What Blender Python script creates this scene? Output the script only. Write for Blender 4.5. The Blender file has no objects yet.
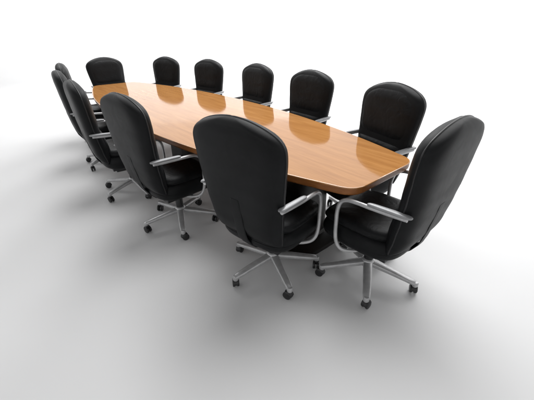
import bpy, bmesh, math, random
from mathutils import Vector, Matrix
random.seed(4)
PI = math.pi
scene = bpy.context.scene
col = scene.collection

# ------------------------------------------------------------------ materials
def new_mat(name):
    m = bpy.data.materials.new(name); m.use_nodes = True
    nt = m.node_tree; b = nt.nodes['Principled BSDF']
    return m, nt, b
def node(nt, t, **kw):
    n = nt.nodes.new(t)
    for k, v in kw.items():
        if k in n.inputs: n.inputs[k].default_value = v
        else: setattr(n, k, v)
    return n
def ramp(nt, stops):
    r = nt.nodes.new('ShaderNodeValToRGB')
    e = r.color_ramp.elements
    while len(e) < len(stops): e.new(0.5)
    for i, (p, c) in enumerate(stops):
        e[i].position = p; e[i].color = (*c, 1) if len(c) == 3 else c
    return r

def leather(name, base, rough, seed):
    m, nt, b = new_mat(name); L = nt.links
    tc = node(nt, 'ShaderNodeTexCoord')
    oi = node(nt, 'ShaderNodeObjectInfo')
    off = node(nt, 'ShaderNodeVectorMath', operation='SCALE'); off.inputs['Scale'].default_value = 7.0
    add = node(nt, 'ShaderNodeVectorMath', operation='ADD')
    cmb = node(nt, 'ShaderNodeCombineXYZ', X=seed, Y=seed * 1.7, Z=0.0)
    L.new(tc.outputs['Object'], add.inputs[0]); L.new(cmb.outputs[0], off.inputs[0]); L.new(off.outputs[0], add.inputs[1])
    add2 = node(nt, 'ShaderNodeVectorMath', operation='ADD')
    L.new(add.outputs[0], add2.inputs[0]); L.new(oi.outputs['Random'], add2.inputs[1])
    big = node(nt, 'ShaderNodeTexNoise', Scale=5.0, Detail=4.0); L.new(add2.outputs[0], big.inputs['Vector'])
    wr = node(nt, 'ShaderNodeTexNoise', Scale=11.0, Detail=3.0, Distortion=1.2); L.new(add2.outputs[0], wr.inputs['Vector'])
    gr = node(nt, 'ShaderNodeTexVoronoi', Scale=330.0); L.new(add2.outputs[0], gr.inputs['Vector'])
    r = ramp(nt, [(0.3, tuple(c * .8 for c in base)), (0.7, tuple(c * 1.25 for c in base))])
    L.new(big.outputs['Fac'], r.inputs[0]); L.new(r.outputs[0], b.inputs['Base Color'])
    rr = ramp(nt, [(0.3, (rough - .02,) * 3), (0.7, (rough + .03,) * 3)])
    L.new(wr.outputs['Fac'], rr.inputs[0]); L.new(rr.outputs[0], b.inputs['Roughness'])
    b1 = node(nt, 'ShaderNodeBump', Strength=0.22, Distance=0.003); L.new(wr.outputs['Fac'], b1.inputs['Height'])
    b2 = node(nt, 'ShaderNodeBump', Strength=0.22, Distance=0.0008); L.new(gr.outputs['Distance'], b2.inputs['Height'])
    L.new(b1.outputs[0], b2.inputs['Normal']); L.new(b2.outputs[0], b.inputs['Normal'])
    b.inputs['Specular IOR Level'].default_value = 0.15
    return m
def plain(name, base, rough, metal=0.0, spec=0.5, rvar=0.08, scale=14.0):
    m, nt, b = new_mat(name); L = nt.links
    tc = node(nt, 'ShaderNodeTexCoord')
    n = node(nt, 'ShaderNodeTexNoise', Scale=scale, Detail=5.0); L.new(tc.outputs['Object'], n.inputs['Vector'])
    r = ramp(nt, [(0.3, tuple(c * .88 for c in base)), (0.7, tuple(min(c * 1.1, 1) for c in base))])
    L.new(n.outputs['Fac'], r.inputs[0]); L.new(r.outputs[0], b.inputs['Base Color'])
    rr = ramp(nt, [(0.3, (max(rough - rvar, .02),) * 3), (0.7, (rough + rvar,) * 3)])
    L.new(n.outputs['Fac'], rr.inputs[0]); L.new(rr.outputs[0], b.inputs['Roughness'])
    b.inputs['Metallic'].default_value = metal
    b.inputs['Specular IOR Level'].default_value = spec
    return m
def wood(name, dark, mid, light, rough, spec, sc=1.0):
    m, nt, b = new_mat(name); L = nt.links
    tc = node(nt, 'ShaderNodeTexCoord')
    mp = node(nt, 'ShaderNodeMapping'); mp.inputs['Scale'].default_value = (0.9 * sc, 9.0 * sc, 9.0 * sc)
    L.new(tc.outputs['Object'], mp.inputs['Vector'])
    n1 = node(nt, 'ShaderNodeTexNoise', Scale=2.2, Detail=7.0, Roughness=0.62, Distortion=0.5); L.new(mp.outputs[0], n1.inputs['Vector'])
    mp2 = node(nt, 'ShaderNodeMapping'); mp2.inputs['Scale'].default_value = (5.0, 150.0, 150.0)
    L.new(tc.outputs['Object'], mp2.inputs['Vector'])
    n2 = node(nt, 'ShaderNodeTexNoise', Scale=1.0, Detail=4.0, Roughness=0.6); L.new(mp2.outputs[0], n2.inputs['Vector'])
    mix = node(nt, 'ShaderNodeMath', operation='MULTIPLY_ADD'); mix.inputs[1].default_value = 0.35
    L.new(n2.outputs['Fac'], mix.inputs[0])
    sub = node(nt, 'ShaderNodeMath', operation='SUBTRACT'); sub.inputs[1].default_value = 0.175
    L.new(n1.outputs['Fac'], sub.inputs[0]); L.new(sub.outputs[0], mix.inputs[2])
    r = ramp(nt, [(0.25, dark), (0.5, mid), (0.78, light)])
    L.new(mix.outputs[0], r.inputs[0]); L.new(r.outputs[0], b.inputs['Base Color'])
    rr = ramp(nt, [(0.3, (rough,) * 3), (0.7, (rough + .05,) * 3)])
    L.new(n2.outputs['Fac'], rr.inputs[0]); L.new(rr.outputs[0], b.inputs['Roughness'])
    b.inputs['Specular IOR Level'].default_value = spec
    return m

M_LEATHER = leather('black_leather', (0.0070, 0.0074, 0.0082), 0.42, 1.0)
M_CUSHION = leather('creased_cushion_leather', (0.0085, 0.009, 0.0098), 0.40, 5.0)
for n_ in M_CUSHION.node_tree.nodes:
    if n_.type == 'BUMP' and n_.inputs['Distance'].default_value > .002: n_.inputs['Strength'].default_value = .55; n_.inputs['Distance'].default_value = .008
M_PANEL = leather('black_back_leather', (0.0078, 0.0083, 0.0091), 0.46, 3.0)
M_PIPING = plain('black_piping', (0.008, 0.008, 0.009), 0.4)
M_ALU = plain('satin_aluminium', (0.50, 0.50, 0.505), 0.36, 0.42, rvar=0.02, scale=25)
M_PAD = plain('pale_grey_armrest_pad', (0.30, 0.303, 0.31), 0.36, 0.3, rvar=.03)
M_PLASTIC = plain('black_plastic', (0.014, 0.014, 0.015), 0.4)
M_WOOD = wood('cherry_veneer', (0.42, 0.178, 0.052), (0.52, 0.238, 0.074), (0.62, 0.30, 0.102), 0.045, 0.85)
M_EDGE = wood('dark_cherry_edge', (0.21, 0.075, 0.020), (0.27, 0.10, 0.028), (0.34, 0.135, 0.040), 0.30, 0.3)
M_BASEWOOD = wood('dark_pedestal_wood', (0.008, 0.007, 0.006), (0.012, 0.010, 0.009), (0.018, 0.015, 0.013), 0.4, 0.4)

# ------------------------------------------------------------------ mesh helpers
def obj(name, bm, mat, parent=None, smooth=True, loc=None, rotz=None, sharp=None):
    me = bpy.data.meshes.new(name)
    bmesh.ops.recalc_face_normals(bm, faces=bm.faces)
    bm.to_mesh(me); bm.free()
    mats = mat if isinstance(mat, (list, tuple)) else [mat]
    for m in mats: me.materials.append(m)
    for p in me.polygons: p.use_smooth = smooth
    if smooth: me.set_sharp_from_angle(angle=math.radians(sharp or 42))
    o = bpy.data.objects.new(name, me); col.objects.link(o)
    if parent: o.parent = parent
    if loc: o.location = loc
    if rotz is not None: o.rotation_euler = (0, 0, rotz)
    return o
def quads(bm, rings, cyc=True, caps=True, mi=0):
    vr = [[bm.verts.new(p) for p in r] for r in rings]
    n = len(vr[0])
    for a, b in zip(vr, vr[1:]):
        for i in range(n if cyc else n - 1):
            j = (i + 1) % n
            f = bm.faces.new((a[i], a[j], b[j], b[i])); f.material_index = mi
    if caps:
        for r in (vr[0], vr[-1]):
            try: f = bm.faces.new(r); f.material_index = mi
            except ValueError: pass
    return vr
def tube(bm, pts, rad, n=14, flat=1.0, mi=0):
    """swept tube along pts; rad scalar or list; flat squashes the second axis"""
    P = [Vector(p) for p in pts]; rings = []
    rs = rad if isinstance(rad, (list, tuple)) else [rad] * len(P)
    up = None
    for i, p in enumerate(P):
        t = (P[min(i + 1, len(P) - 1)] - P[max(i - 1, 0)]).normalized()
        if up is None:
            up = Vector((0, 1, 0)) if abs(t.y) < .8 else Vector((0, 0, 1))
        s = (up - t * up.dot(t)).normalized(); u = t.cross(s); up = s
        rings.append([p + s * math.cos(2 * PI * k / n) * rs[i] + u * math.sin(2 * PI * k / n) * rs[i] * flat for k in range(n)])
    quads(bm, rings, mi=mi)
def smooth_path(ctrl, n=10):
    P = [Vector(c) for c in ctrl]; P = [2 * P[0] - P[1]] + P + [2 * P[-1] - P[-2]]; out = []
    for i in range(1, len(P) - 2):
        for k in range(n):
            t = k / n; a, b, c, d = P[i - 1:i + 3]
            out.append(.5 * ((2 * b) + (c - a) * t + (2 * a - 5 * b + 4 * c - d) * t * t + (3 * b - a - 3 * c + d) * t ** 3))
    out.append(P[-2]); return out
def lathe(bm, prof, n=24, axis='z', c=(0, 0, 0), mi=0):
    rings = []
    for r, h in prof:
        ring = []
        for k in range(n):
            a = 2 * PI * k / n
            if axis == 'z': p = (c[0] + r * math.cos(a), c[1] + r * math.sin(a), c[2] + h)
            else: p = (c[0] + r * math.cos(a), c[1] + h, c[2] + r * math.sin(a))
            ring.append(p)
        rings.append(ring)
    quads(bm, rings, mi=mi)
def rbox(bm, x0, x1, y0, y1, z0, z1, bev=.005, mi=0):
    r = bmesh.ops.create_cube(bm, size=1.0)
    vs = r['verts']
    for v in vs:
        v.co = Vector(((x0 + x1) / 2 + v.co.x * (x1 - x0), (y0 + y1) / 2 + v.co.y * (y1 - y0), (z0 + z1) / 2 + v.co.z * (z1 - z0)))
    es = list({e for v in vs for e in v.link_edges})
    bmesh.ops.bevel(bm, geom=es, offset=bev, segments=2, affect='EDGES', profile=.7)
def interp(tab, z):
    if z <= tab[0][0]: return tab[0][1]
    for (a, va), (b, vb) in zip(tab, tab[1:]):
        if z <= b:
            t = (z - a) / (b - a); t = t * t * (3 - 2 * t) * .5 + t * .5
            return va + (vb - va) * t
    return tab[-1][1]

# ------------------------------------------------------------------ chair
SPINE = [(.42, -.222), (.54, -.247), (.66, -.266), (.78, -.280), (.90, -.291), (1.02, -.301), (1.13, -.311)]   # z -> x of the centre of the back
ZT, ZS, HB, ARCH = 1.130, .90, .305, .088
def shape_hw(z, hb, zt, arch):
    side = hb * (.752 + .248 * min(max((z - .40) / .58, 0), 1.06))
    a = hb * math.sqrt(max(zt - z, 0) / arch)
    if a <= 0: return 0.0
    return (side ** -7 + a ** -7) ** (-1 / 7)
def half_width(z): return shape_hw(z, HB, ZT, ARCH)
def top_z(y, hb, zt, arch):
    lo, hi = .9, zt
    for _ in range(24):
        m = (lo + hi) / 2
        if shape_hw(m, hb, zt, arch) > abs(y): lo = m
        else: hi = m
    return lo
def wing(y): return .006 * (y / .28) ** 2
def lens_back(name, z0, z1, hwf, front, rear, mat, parent, cyclic_top, xoff=0.0, nz=34, ny=26, seam=None):
    """a cushion following the back's curve: rows in z, columns across; front/rear = thickness each way"""
    bm = bmesh.new(); F, B = [], []
    for i in range(nz + 1):
        v = .5 - .5 * math.cos(PI * i / nz); z = z0 + (z1 - z0) * v
        vv = 2 * v - 1
        hw = max(hwf(z), .0)
        ez = (1 - abs(vv) ** 7) ** .5 if not cyclic_top else ((1 - abs(vv) ** 10) ** .5)
        rf, rb = [], []
        for j in range(ny + 1):
            u = -math.cos(PI * j / ny); y = hw * u
            # distance from the outline for a soft rounded rim
            eu = max(1 - abs(u) ** 7, 0) ** .5
            e = eu * ez
            if cyclic_top and z > ZS:
                d = max(top_z(y, HB, ZT, ARCH) - z, 0); e = min(e, math.sqrt(max(1 - (1 - min(d / .055, 1)) ** 2.4, 0)))
            x = interp(SPINE, z) + wing(y) + xoff
            puff = 1.0
            if seam: puff = seam(y, z)
            rf.append((x + front * e * puff, y, z)); rb.append((x - rear * e, y, z))
        F.append(rf); B.append(rb)
    vf = [[bm.verts.new(p) for p in r] for r in F]; vb = [[bm.verts.new(p) for p in r] for r in B]
    for g in (vf, vb):
        for i in range(nz):
            for j in range(ny): bm.faces.new((g[i][j], g[i][j + 1], g[i + 1][j + 1], g[i + 1][j]))
    bmesh.ops.remove_doubles(bm, verts=bm.verts, dist=.0006)
    return obj(name, bm, mat, parent, sharp=75)

def outline_path(inset, xo, n=60):
    zs = [.43 + (.98 - .43) * i / 16 for i in range(17)] + [ZT - .15 * (1 - i / 26) ** 2 for i in range(1, 26)]
    half = [(half_width(z) - inset, z) for z in zs]
    pts = half + [(0, ZT - inset)] + [(-y, z) for y, z in reversed(half)]
    return [(interp(SPINE, z) + wing(y) + xo, y, z) for y, z in pts]

def make_leg(parent, ang):
    bm = bmesh.new()
    rings = []
    for t in (0, .04, .15, .35, .6, .85, .96, 1.0):
        x = .030 + .285 * t; zc = .118 - .036 * t ** 1.2
        w = (.031 - .009 * t); h = (.020 - .006 * t)
        if t == 1.0: w *= .55; h *= .6
        if t == .96: w *= .9
        ring = []
        for k in range(16):
            a = 2 * PI * k / 16; c, s = math.cos(a), math.sin(a)
            ring.append((x, w * math.copysign(abs(c) ** .6, c), zc + h * math.copysign(abs(s) ** .7, s)))
        rings.append(ring)
    quads(bm, rings)
    lathe(bm, [(.004, -.03), (.015, -.029), (.0185, -.022), (.0185, -.002), (.015, .006), (.004, .008)], 18, c=(.306, 0, .088))
    leg = obj('leg', bm, M_ALU, parent, rotz=ang)
    # caster: hood and two wheels
    bm = bmesh.new()
    for sy in (-1, 1):
        y0 = sy * .0135
        lathe(bm, [(.003, -.0085), (.022, -.0085), (.0272, -.0060), (.0285, 0), (.0272, .0060), (.022, .0085), (.003, .0085)], 26, axis='y', c=(-.012, y0, .0287))
    rings = []
    for k in range(9):
        a = PI * .02 + (PI * .62) * k / 8
        c, s = math.cos(a), math.sin(a)
        rings.append([(-.012 + (.0320 + d) * c, y, .0287 + (.0320 + d) * s) for d, y in ((-.004, -.021), (.001, -.017), (.0035, 0), (.001, .017), (-.004, .021), (-.006, 0))])
    quads(bm, rings)
    lathe(bm, [(.003, .03), (.009, .03), (.009, .066), (.003, .066)], 14, c=(.0, 0, .0))
    cs = obj('caster', bm, M_PLASTIC, leg, loc=(.306, 0, 0), rotz=random.uniform(0, 6.28))
    return leg

def make_chair():
    root = bpy.data.objects.new('office_chair', None); col.objects.link(root)
    # five-star base
    bm = bmesh.new()
    lathe(bm, [(.01, .088), (.034, .090), (.046, .098), (.048, .128), (.040, .142), (.030, .150), (.01, .150)], 30)
    obj('base_hub', bm, M_ALU, root)
    for k in range(5): make_leg(root, k * 2 * PI / 5)
    bm = bmesh.new()
    lathe(bm, [(.01, .15), (.031, .15), (.031, .24), (.028, .245), (.028, .25), (.017, .251), (.017, .30), (.01, .30)], 26)
    obj('gas_lift', bm, M_PLASTIC, root)
    bm = bmesh.new()
    rbox(bm, -.15, .12, -.095, .095, .268, .332, .012)
    rbox(bm, -.19, .16, -.18, .18, .316, .345, .006)
    mech = obj('tilt_mechanism', bm, M_PLASTIC, root)
    bm = bmesh.new(); tube(bm, smooth_path([(.03, -.07, .300), (.03, -.16, .303), (.035, -.225, .306), (.04, -.245, .307)]), [.005] * 27 + [.008] * 4 if False else .006, 10)
    obj('tilt_lever', bm, M_PLASTIC, mech)
    # seat: shell and cushion
    def pad(hx, hy, cx, z0, z1, crown, nose, p=4.0, nx=30, nyy=26):
        bm = bmesh.new(); T, B = [], []
        for i in range(nx + 1):
            u = -math.cos(PI * i / nx); rt, rb = [], []
            for j in range(nyy + 1):
                v = -math.cos(PI * j / nyy)
                # square to superellipse
                k = (abs(u) ** p + abs(v) ** p) ** (1 / p); m = max(abs(u), abs(v))
                q = m / k if k > 0 else 1
                x, y = cx + hx * u * q, hy * v * q
                e = max(1 - m ** 7, 0) ** .5
                drop = nose * max((x - cx) / hx, 0) ** 3 - .012 * max(-(x - cx) / hx, 0) ** 2
                zm = (z0 + z1) / 2
                zt = zm + (z1 - zm) * e + crown * (1 - abs(v) ** 2.2) * (1 - abs(u) ** 3) - drop + .012 * abs(v) ** 3 * (1 - m ** 9)
                rt.append((x, y, zt)); rb.append((x, y, zm - (zm - z0) * e - drop * .8))
            T.append(rt); B.append(rb)
        for g in (T, B):
            vg = [[bm.verts.new(q) for q in r] for r in g]
            for i in range(nx):
                for j in range(nyy): bm.faces.new((vg[i][j], vg[i][j + 1], vg[i + 1][j + 1], vg[i + 1][j]))
        bmesh.ops.remove_doubles(bm, verts=bm.verts, dist=.0005)
        return bm
    seat = obj('seat', pad(.265, .262, .005, .325, .480, .0, .018), M_PANEL, root, sharp=75)
    obj('seat_cushion', pad(.250, .246, .020, .448, .520, .010, .026), M_CUSHION, seat, sharp=75)
    # backrest
    back = lens_back('backrest', .415, ZT, half_width, .060, .066, M_PANEL, root, True, nz=56, ny=36)
    hw2 = lambda z: shape_hw(z, HB - .024, ZT - .020, ARCH)
    def up_hw(z): return hw2(z)
    def tuft(y, z):   # slight vertical sewing channels
        return 1 - .10 * math.exp(-((abs(y) - .125) / .010) ** 2)
    lens_back('back_cushion', .715, ZT - .022, up_hw, .068, .02, M_CUSHION, back, False, seam=None, nz=40, ny=30)
    lens_back('lumbar_cushion', .475, .722, hw2, .080, .02, M_CUSHION, back, False, nz=26, ny=30)
    bm = bmesh.new(); tube(bm, outline_path(.0015, 0), .0048, 8); obj('piping', bm, M_PIPING, back)
    # support bar up the lower back
    bm = bmesh.new(); rings = []
    for (x, z, w, th) in ((-.06, .300, .034, .010), (-.15, .302, .036, .010), (-.205, .326, .037, .009), (-.252, .375, .038, .007), (-.284, .425, .037, .005), *[(interp(SPINE, z) - .066, z, w_, t_) for z, w_, t_ in ((.47, .036, .004), (.54, .035, .0035), (.61, .034, .003), (.67, .032, .003), (.70, .028, .001))]):
        rings.append((x, z, w, th))
    rr = []
    for i, (x, z, w, th) in enumerate(rings):
        a = rings[max(i - 1, 0)]; b = rings[min(i + 1, len(rings) - 1)]
        t = Vector((b[0] - a[0], 0, b[1] - a[1])).normalized(); nrm = Vector((-t.z, 0, t.x))
        rr.append([Vector((x, 0, z)) + nrm * (th * math.copysign(abs(math.sin(q)) ** .6, math.sin(q))) + Vector((0, 1, 0)) * (w * math.copysign(abs(math.cos(q)) ** .5, math.cos(q))) for q in [2 * PI * k / 16 for k in range(16)]])
    quads(bm, rr); obj('support_bar', bm, M_PANEL, root)
    # armrests: bent metal loop with a pale pad
    for sy in (-1, 1):
        Y = sy * .289
        ctrl = [(-.04, sy * .15, .322), (.0, sy * .225, .322), (.045, sy * .276, .340), (.078, Y, .40), (.088, Y, .53), (.086, Y, .60), (.068, Y, .652), (.030, Y, .676), (-.03, Y, .684), (-.12, Y, .688), (-.22, Y - sy * .006, .692), (-.295, Y - sy * .010, .697)]
        bm = bmesh.new(); pts = smooth_path(ctrl, 6)
        tube(bm, pts, .0115, 14, flat=1.0)
        arm = obj('armrest', bm, M_ALU, root)
        bm = bmesh.new(); n = 14; rings = []
        for i in range(n + 1):
            t = .5 - .5 * math.cos(PI * i / n); x = -.085 - .232 * t; z = .7030 + .010 * t
            e = max(1 - abs(2 * t - 1) ** 9, .004) ** .5
            w = (.0150 + .005 * t) * e; h = .0095 * e
            yy = Y - sy * .010 * t
            rings.append([(x, yy + w * math.copysign(abs(math.cos(q)) ** .7, math.cos(q)), z + h * math.copysign(abs(math.sin(q)) ** .8, math.sin(q))) for q in [2 * PI * k / 16 for k in range(16)]])
        quads(bm, rings); obj('arm_pad', bm, M_PAD, arm)
    return root

def dup(root):
    r = root.copy(); col.objects.link(r)
    for ch in list(root.children):
        c = ch.copy(); col.objects.link(c); c.parent = r
        for g in list(ch.children):
            d = g.copy(); col.objects.link(d); d.parent = c
    return r

# ------------------------------------------------------------------ layout
A, W0, W1, PW = 2.4353, .7069, .3174, 2.1783
AT = A + .018
def WID(x): return W1 + (W0 - W1) * (1 - min(abs(x / A), 1.0) ** PW)
def slope(x): return (WID(x + .01) - WID(x - .01)) / .02 * .619
S = .9776
near = [(x, -WID(x) + .0061, PI / 2 - math.atan(slope(x))) for x in (2 * S, S, 0, -S, -2 * S)]
far = [(x, WID(x) + .026, -PI / 2 + math.atan(slope(x))) for x in (2 * S, S, 0, -S, -2 * S)]
G = 'office chairs around the conference table'
# (x, y, heading, star rotation, label)
CH = [
    (A - .015, 0, PI, .885, 'black leather swivel chair at the near end of the table, seen side-on at the right'),
    (*near[0], .40, 'largest black swivel chair in front, its wide plain back turned to the viewer'),
    (*near[1], .45, 'black swivel chair on the near side, just left of the largest front chair'),
    (*near[2], .992, 'black swivel chair in the middle of the near side, mostly hidden by its neighbour'),
    (*near[3], 1.19, 'black swivel chair on the near side, second from the far end of the table'),
    (*near[4], .06, 'black swivel chair on the near side nearest the far end, only its top showing'),
    (*far[0], .7, 'black swivel chair on the far side closest to the near end of the table'),
    (*far[1], .2, 'black swivel chair on the far side, second from the right'),
    (*far[2], .9, 'black swivel chair in the middle of the far side of the table'),
    (*far[3], .5, 'black swivel chair on the far side, second from the left'),
    (*far[4], .3, 'smallest looking black swivel chair, leftmost on the far side of the table'),
    (-A + .015, 0, 0.0, .6, 'black swivel chair facing the viewer from the far left end of the table'),
]
DX = {0: (0.02, -0.025, 0.006), 1: (0.012, 0.002, 0.031), 2: (-0.016, 0.001, 0.034), 3: (0.06, -0.03, -0.08), 4: (0.03, -0.015, -0.04), 5: (-0.008, 0.002, -0.052), 6: (-0.019, -0.055, -0.104), 7: (-0.004, -0.036, 0.022), 8: (0.019, -0.02, -0.031), 9: (-0.009, -0.02, 0.104), 10: (-0.009, -0.021, 0.133), 11: (-0.006, 0.03, 0.15)}
proto = make_chair()
chairs = [proto] + [dup(proto) for _ in CH[1:]]
for i, (r, (x, y, a, st, lab)) in enumerate(zip(chairs, CH)):
    dx, dy, da = DX[i]
    r.location = (x + dx, y + dy, 0); r.rotation_euler = (0, 0, a + da)
    r['label'] = lab; r['category'] = 'chair'; r['group'] = G
    k = 0
    for ch in r.children:
        if ch.name.startswith('leg'):
            ch.rotation_euler = (0, 0, st - da + k * 2 * PI / 5); k += 1
            for c in ch.children: c.rotation_euler = (0, 0, random.uniform(0, 2 * PI))

# ------------------------------------------------------------------ table
table = bpy.data.objects.new('conference_table', None); col.objects.link(table)
table['label'] = 'long boat-shaped conference table with a glossy orange-brown wood top'
table['category'] = 'table'
def outline(off=0.0, rc=.105, n=48):
    base = []
    for i in range(n + 1): x = -AT + 2 * AT * i / n; base.append(Vector((x, -WID(x))))
    for i in range(n + 1): x = AT - 2 * AT * i / n; base.append(Vector((x, WID(x))))
    # round the four corners
    out = []; N = len(base)
    corners = [0, n, n + 1, 2 * n + 1]
    for i, p in enumerate(base):
        if i in corners:
            pr = base[(i - 1) % N]; nx = base[(i + 1) % N]
            a = (pr - p).normalized(); b = (nx - p).normalized()
            da = min(rc, (pr - p).length * .98 if (pr - p).length > .3 else rc); db = min(rc, (nx - p).length * .98 if (nx - p).length > .3 else rc)
            p0 = p + a * da; p1 = p + b * db
            for k in range(11):
                t = k / 10; out.append((1 - t) ** 2 * p0 + 2 * t * (1 - t) * p + t * t * p1)
        else:
            if any((p - base[c]).length < rc * 1.02 for c in corners): continue
            out.append(p)
    if off:
        M = len(out); o2 = []
        for i, p in enumerate(out):
            t = (out[(i + 1) % M] - out[(i - 1) % M]).normalized(); o2.append(p - Vector((t.y, -t.x)) * off)
        out = o2
    return out
bm = bmesh.new()
quads(bm, [[(p.x, p.y, z) for p in outline(o)] for o, z in ((.004, .7440), (.0, .7440), (.0, .7470), (.0012, .7492), (.003, .750), (.008, .750), (.02, .750))])
top = obj('tabletop', bm, M_WOOD, table, sharp=30)
bm = bmesh.new()
quads(bm, [[(p.x, p.y, z) for p in outline(o)] for o, z in ((.05, .699), (.018, .699), (.012, .701), (.003, .711), (.0012, .7180), (.0008, .7438))])
obj('edge_band', bm, M_EDGE, top, sharp=30)
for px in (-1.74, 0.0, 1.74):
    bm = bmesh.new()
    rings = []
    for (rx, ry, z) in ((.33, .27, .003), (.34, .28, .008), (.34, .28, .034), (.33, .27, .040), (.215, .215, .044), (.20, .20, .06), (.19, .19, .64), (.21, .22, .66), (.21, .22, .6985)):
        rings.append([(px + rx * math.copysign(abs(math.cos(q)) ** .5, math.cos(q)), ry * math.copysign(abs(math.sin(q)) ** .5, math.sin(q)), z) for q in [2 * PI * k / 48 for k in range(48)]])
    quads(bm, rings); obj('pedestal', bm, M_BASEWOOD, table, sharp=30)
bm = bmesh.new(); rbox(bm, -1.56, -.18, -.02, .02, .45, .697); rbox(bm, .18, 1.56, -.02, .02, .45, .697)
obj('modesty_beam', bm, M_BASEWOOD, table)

# ------------------------------------------------------------------ floor and backdrop
def sweep(prof, n=128):
    bm = bmesh.new()
    rings = [[(r * math.cos(2 * PI * k / n), r * math.sin(2 * PI * k / n), z) for k in range(n)] for r, z in prof]
    quads(bm, rings, caps=False); return bm
RF, RC, HW = 11.0, 4.0, 4.6
bm = sweep([(.001, 0), (2, 0), (4, 0), (7.5, 0), (RF, 0)])
m, nt, b = new_mat('white_studio_floor')
tc = node(nt, 'ShaderNodeTexCoord'); nz_ = node(nt, 'ShaderNodeTexNoise', Scale=.9, Detail=6.0)
nt.links.new(tc.outputs['Object'], nz_.inputs['Vector'])
r_ = ramp(nt, [(.3, (.70, .70, .703)), (.7, (.715, .715, .718))]); nt.links.new(nz_.outputs['Fac'], r_.inputs[0]); nt.links.new(r_.outputs[0], b.inputs['Base Color'])
b.inputs['Roughness'].default_value = .55
b.inputs['Specular IOR Level'].default_value = .5
fl = obj('floor', bm, m, smooth=False); fl['kind'] = 'structure'
bd = obj('backdrop', sweep([(RF + RC * math.sin(PI / 2 * k / 16), RC * (1 - math.cos(PI / 2 * k / 16))) for k in range(17)] + [(RF + RC, HW)]), m); bd['kind'] = 'structure'

# ------------------------------------------------------------------ world and lamps
w = bpy.data.worlds.new('World'); scene.world = w; w.use_nodes = True
nt = w.node_tree; bg = nt.nodes['Background']
tc = node(nt, 'ShaderNodeTexCoord'); sep = node(nt, 'ShaderNodeSeparateXYZ')
nt.links.new(tc.outputs['Generated'], sep.inputs[0])
r_ = ramp(nt, [(0.0, (1.02,) * 3), (.52, (1.02,) * 3), (.66, (.20,) * 3), (1.0, (.16,) * 3)])
nt.links.new(sep.outputs['Z'], r_.inputs[0]); nt.links.new(r_.outputs[0], bg.inputs['Color'])
bg.inputs['Strength'].default_value = 1.0
def area(name, loc, target, size, power, colr=(1, 1, 1)):
    l = bpy.data.lights.new(name, 'AREA'); l.shape = 'DISK'; l.size = size; l.energy = power; l.color = colr
    o = bpy.data.objects.new(name, l); col.objects.link(o); o.location = loc
    o.rotation_euler = (Vector(target) - Vector(loc)).to_track_quat('-Z', 'Y').to_euler(); return o
area('key_softbox_lamp', (-.2, 3.6, 7.4), (-.2, 3.2, 0), 8.0, 700)
area('added_background_light', (-5.0, 7.0, 7.4), (-6.5, 9.0, 0), 5.0, 950)  # added light, out of view, to whiten the distant floor and backdrop
area('added_side_light', (-8.0, .5, 7.4), (-10.0, 1.0, 0), 5.0, 420)  # another added light, brightens the floor and cove on the left
area('added_far_light', (2.0, 10.5, 7.4), (1.5, 13.0, 0), 5.0, 560)  # added out of frame to brighten the backdrop behind the far row

# ------------------------------------------------------------------ camera
cam = bpy.data.cameras.new('camera'); co = bpy.data.objects.new('camera', cam); col.objects.link(co)
cam.sensor_width = 36; cam.lens = 308.596 / 534 * 36; cam.clip_end = 3000; cam.clip_start = .05
yaw, pit, rol = 2.4376, -.5, -.0116
F = Vector((math.cos(yaw) * math.cos(pit), math.sin(yaw) * math.cos(pit), math.sin(pit)))
R = Vector((math.sin(yaw), -math.cos(yaw), 0)); U = R.cross(F)
R, U = math.cos(rol) * R + math.sin(rol) * U, -math.sin(rol) * R + math.cos(rol) * U
mw = Matrix(((R.x, U.x, -F.x, 3.2369), (R.y, U.y, -F.y, -1.5825), (R.z, U.z, -F.z, 1.4753), (0, 0, 0, 1)))
co.matrix_world = mw
scene.camera = co
scene.view_settings.view_transform = 'Standard'; scene.view_settings.look = 'None'; scene.view_settings.exposure = 0
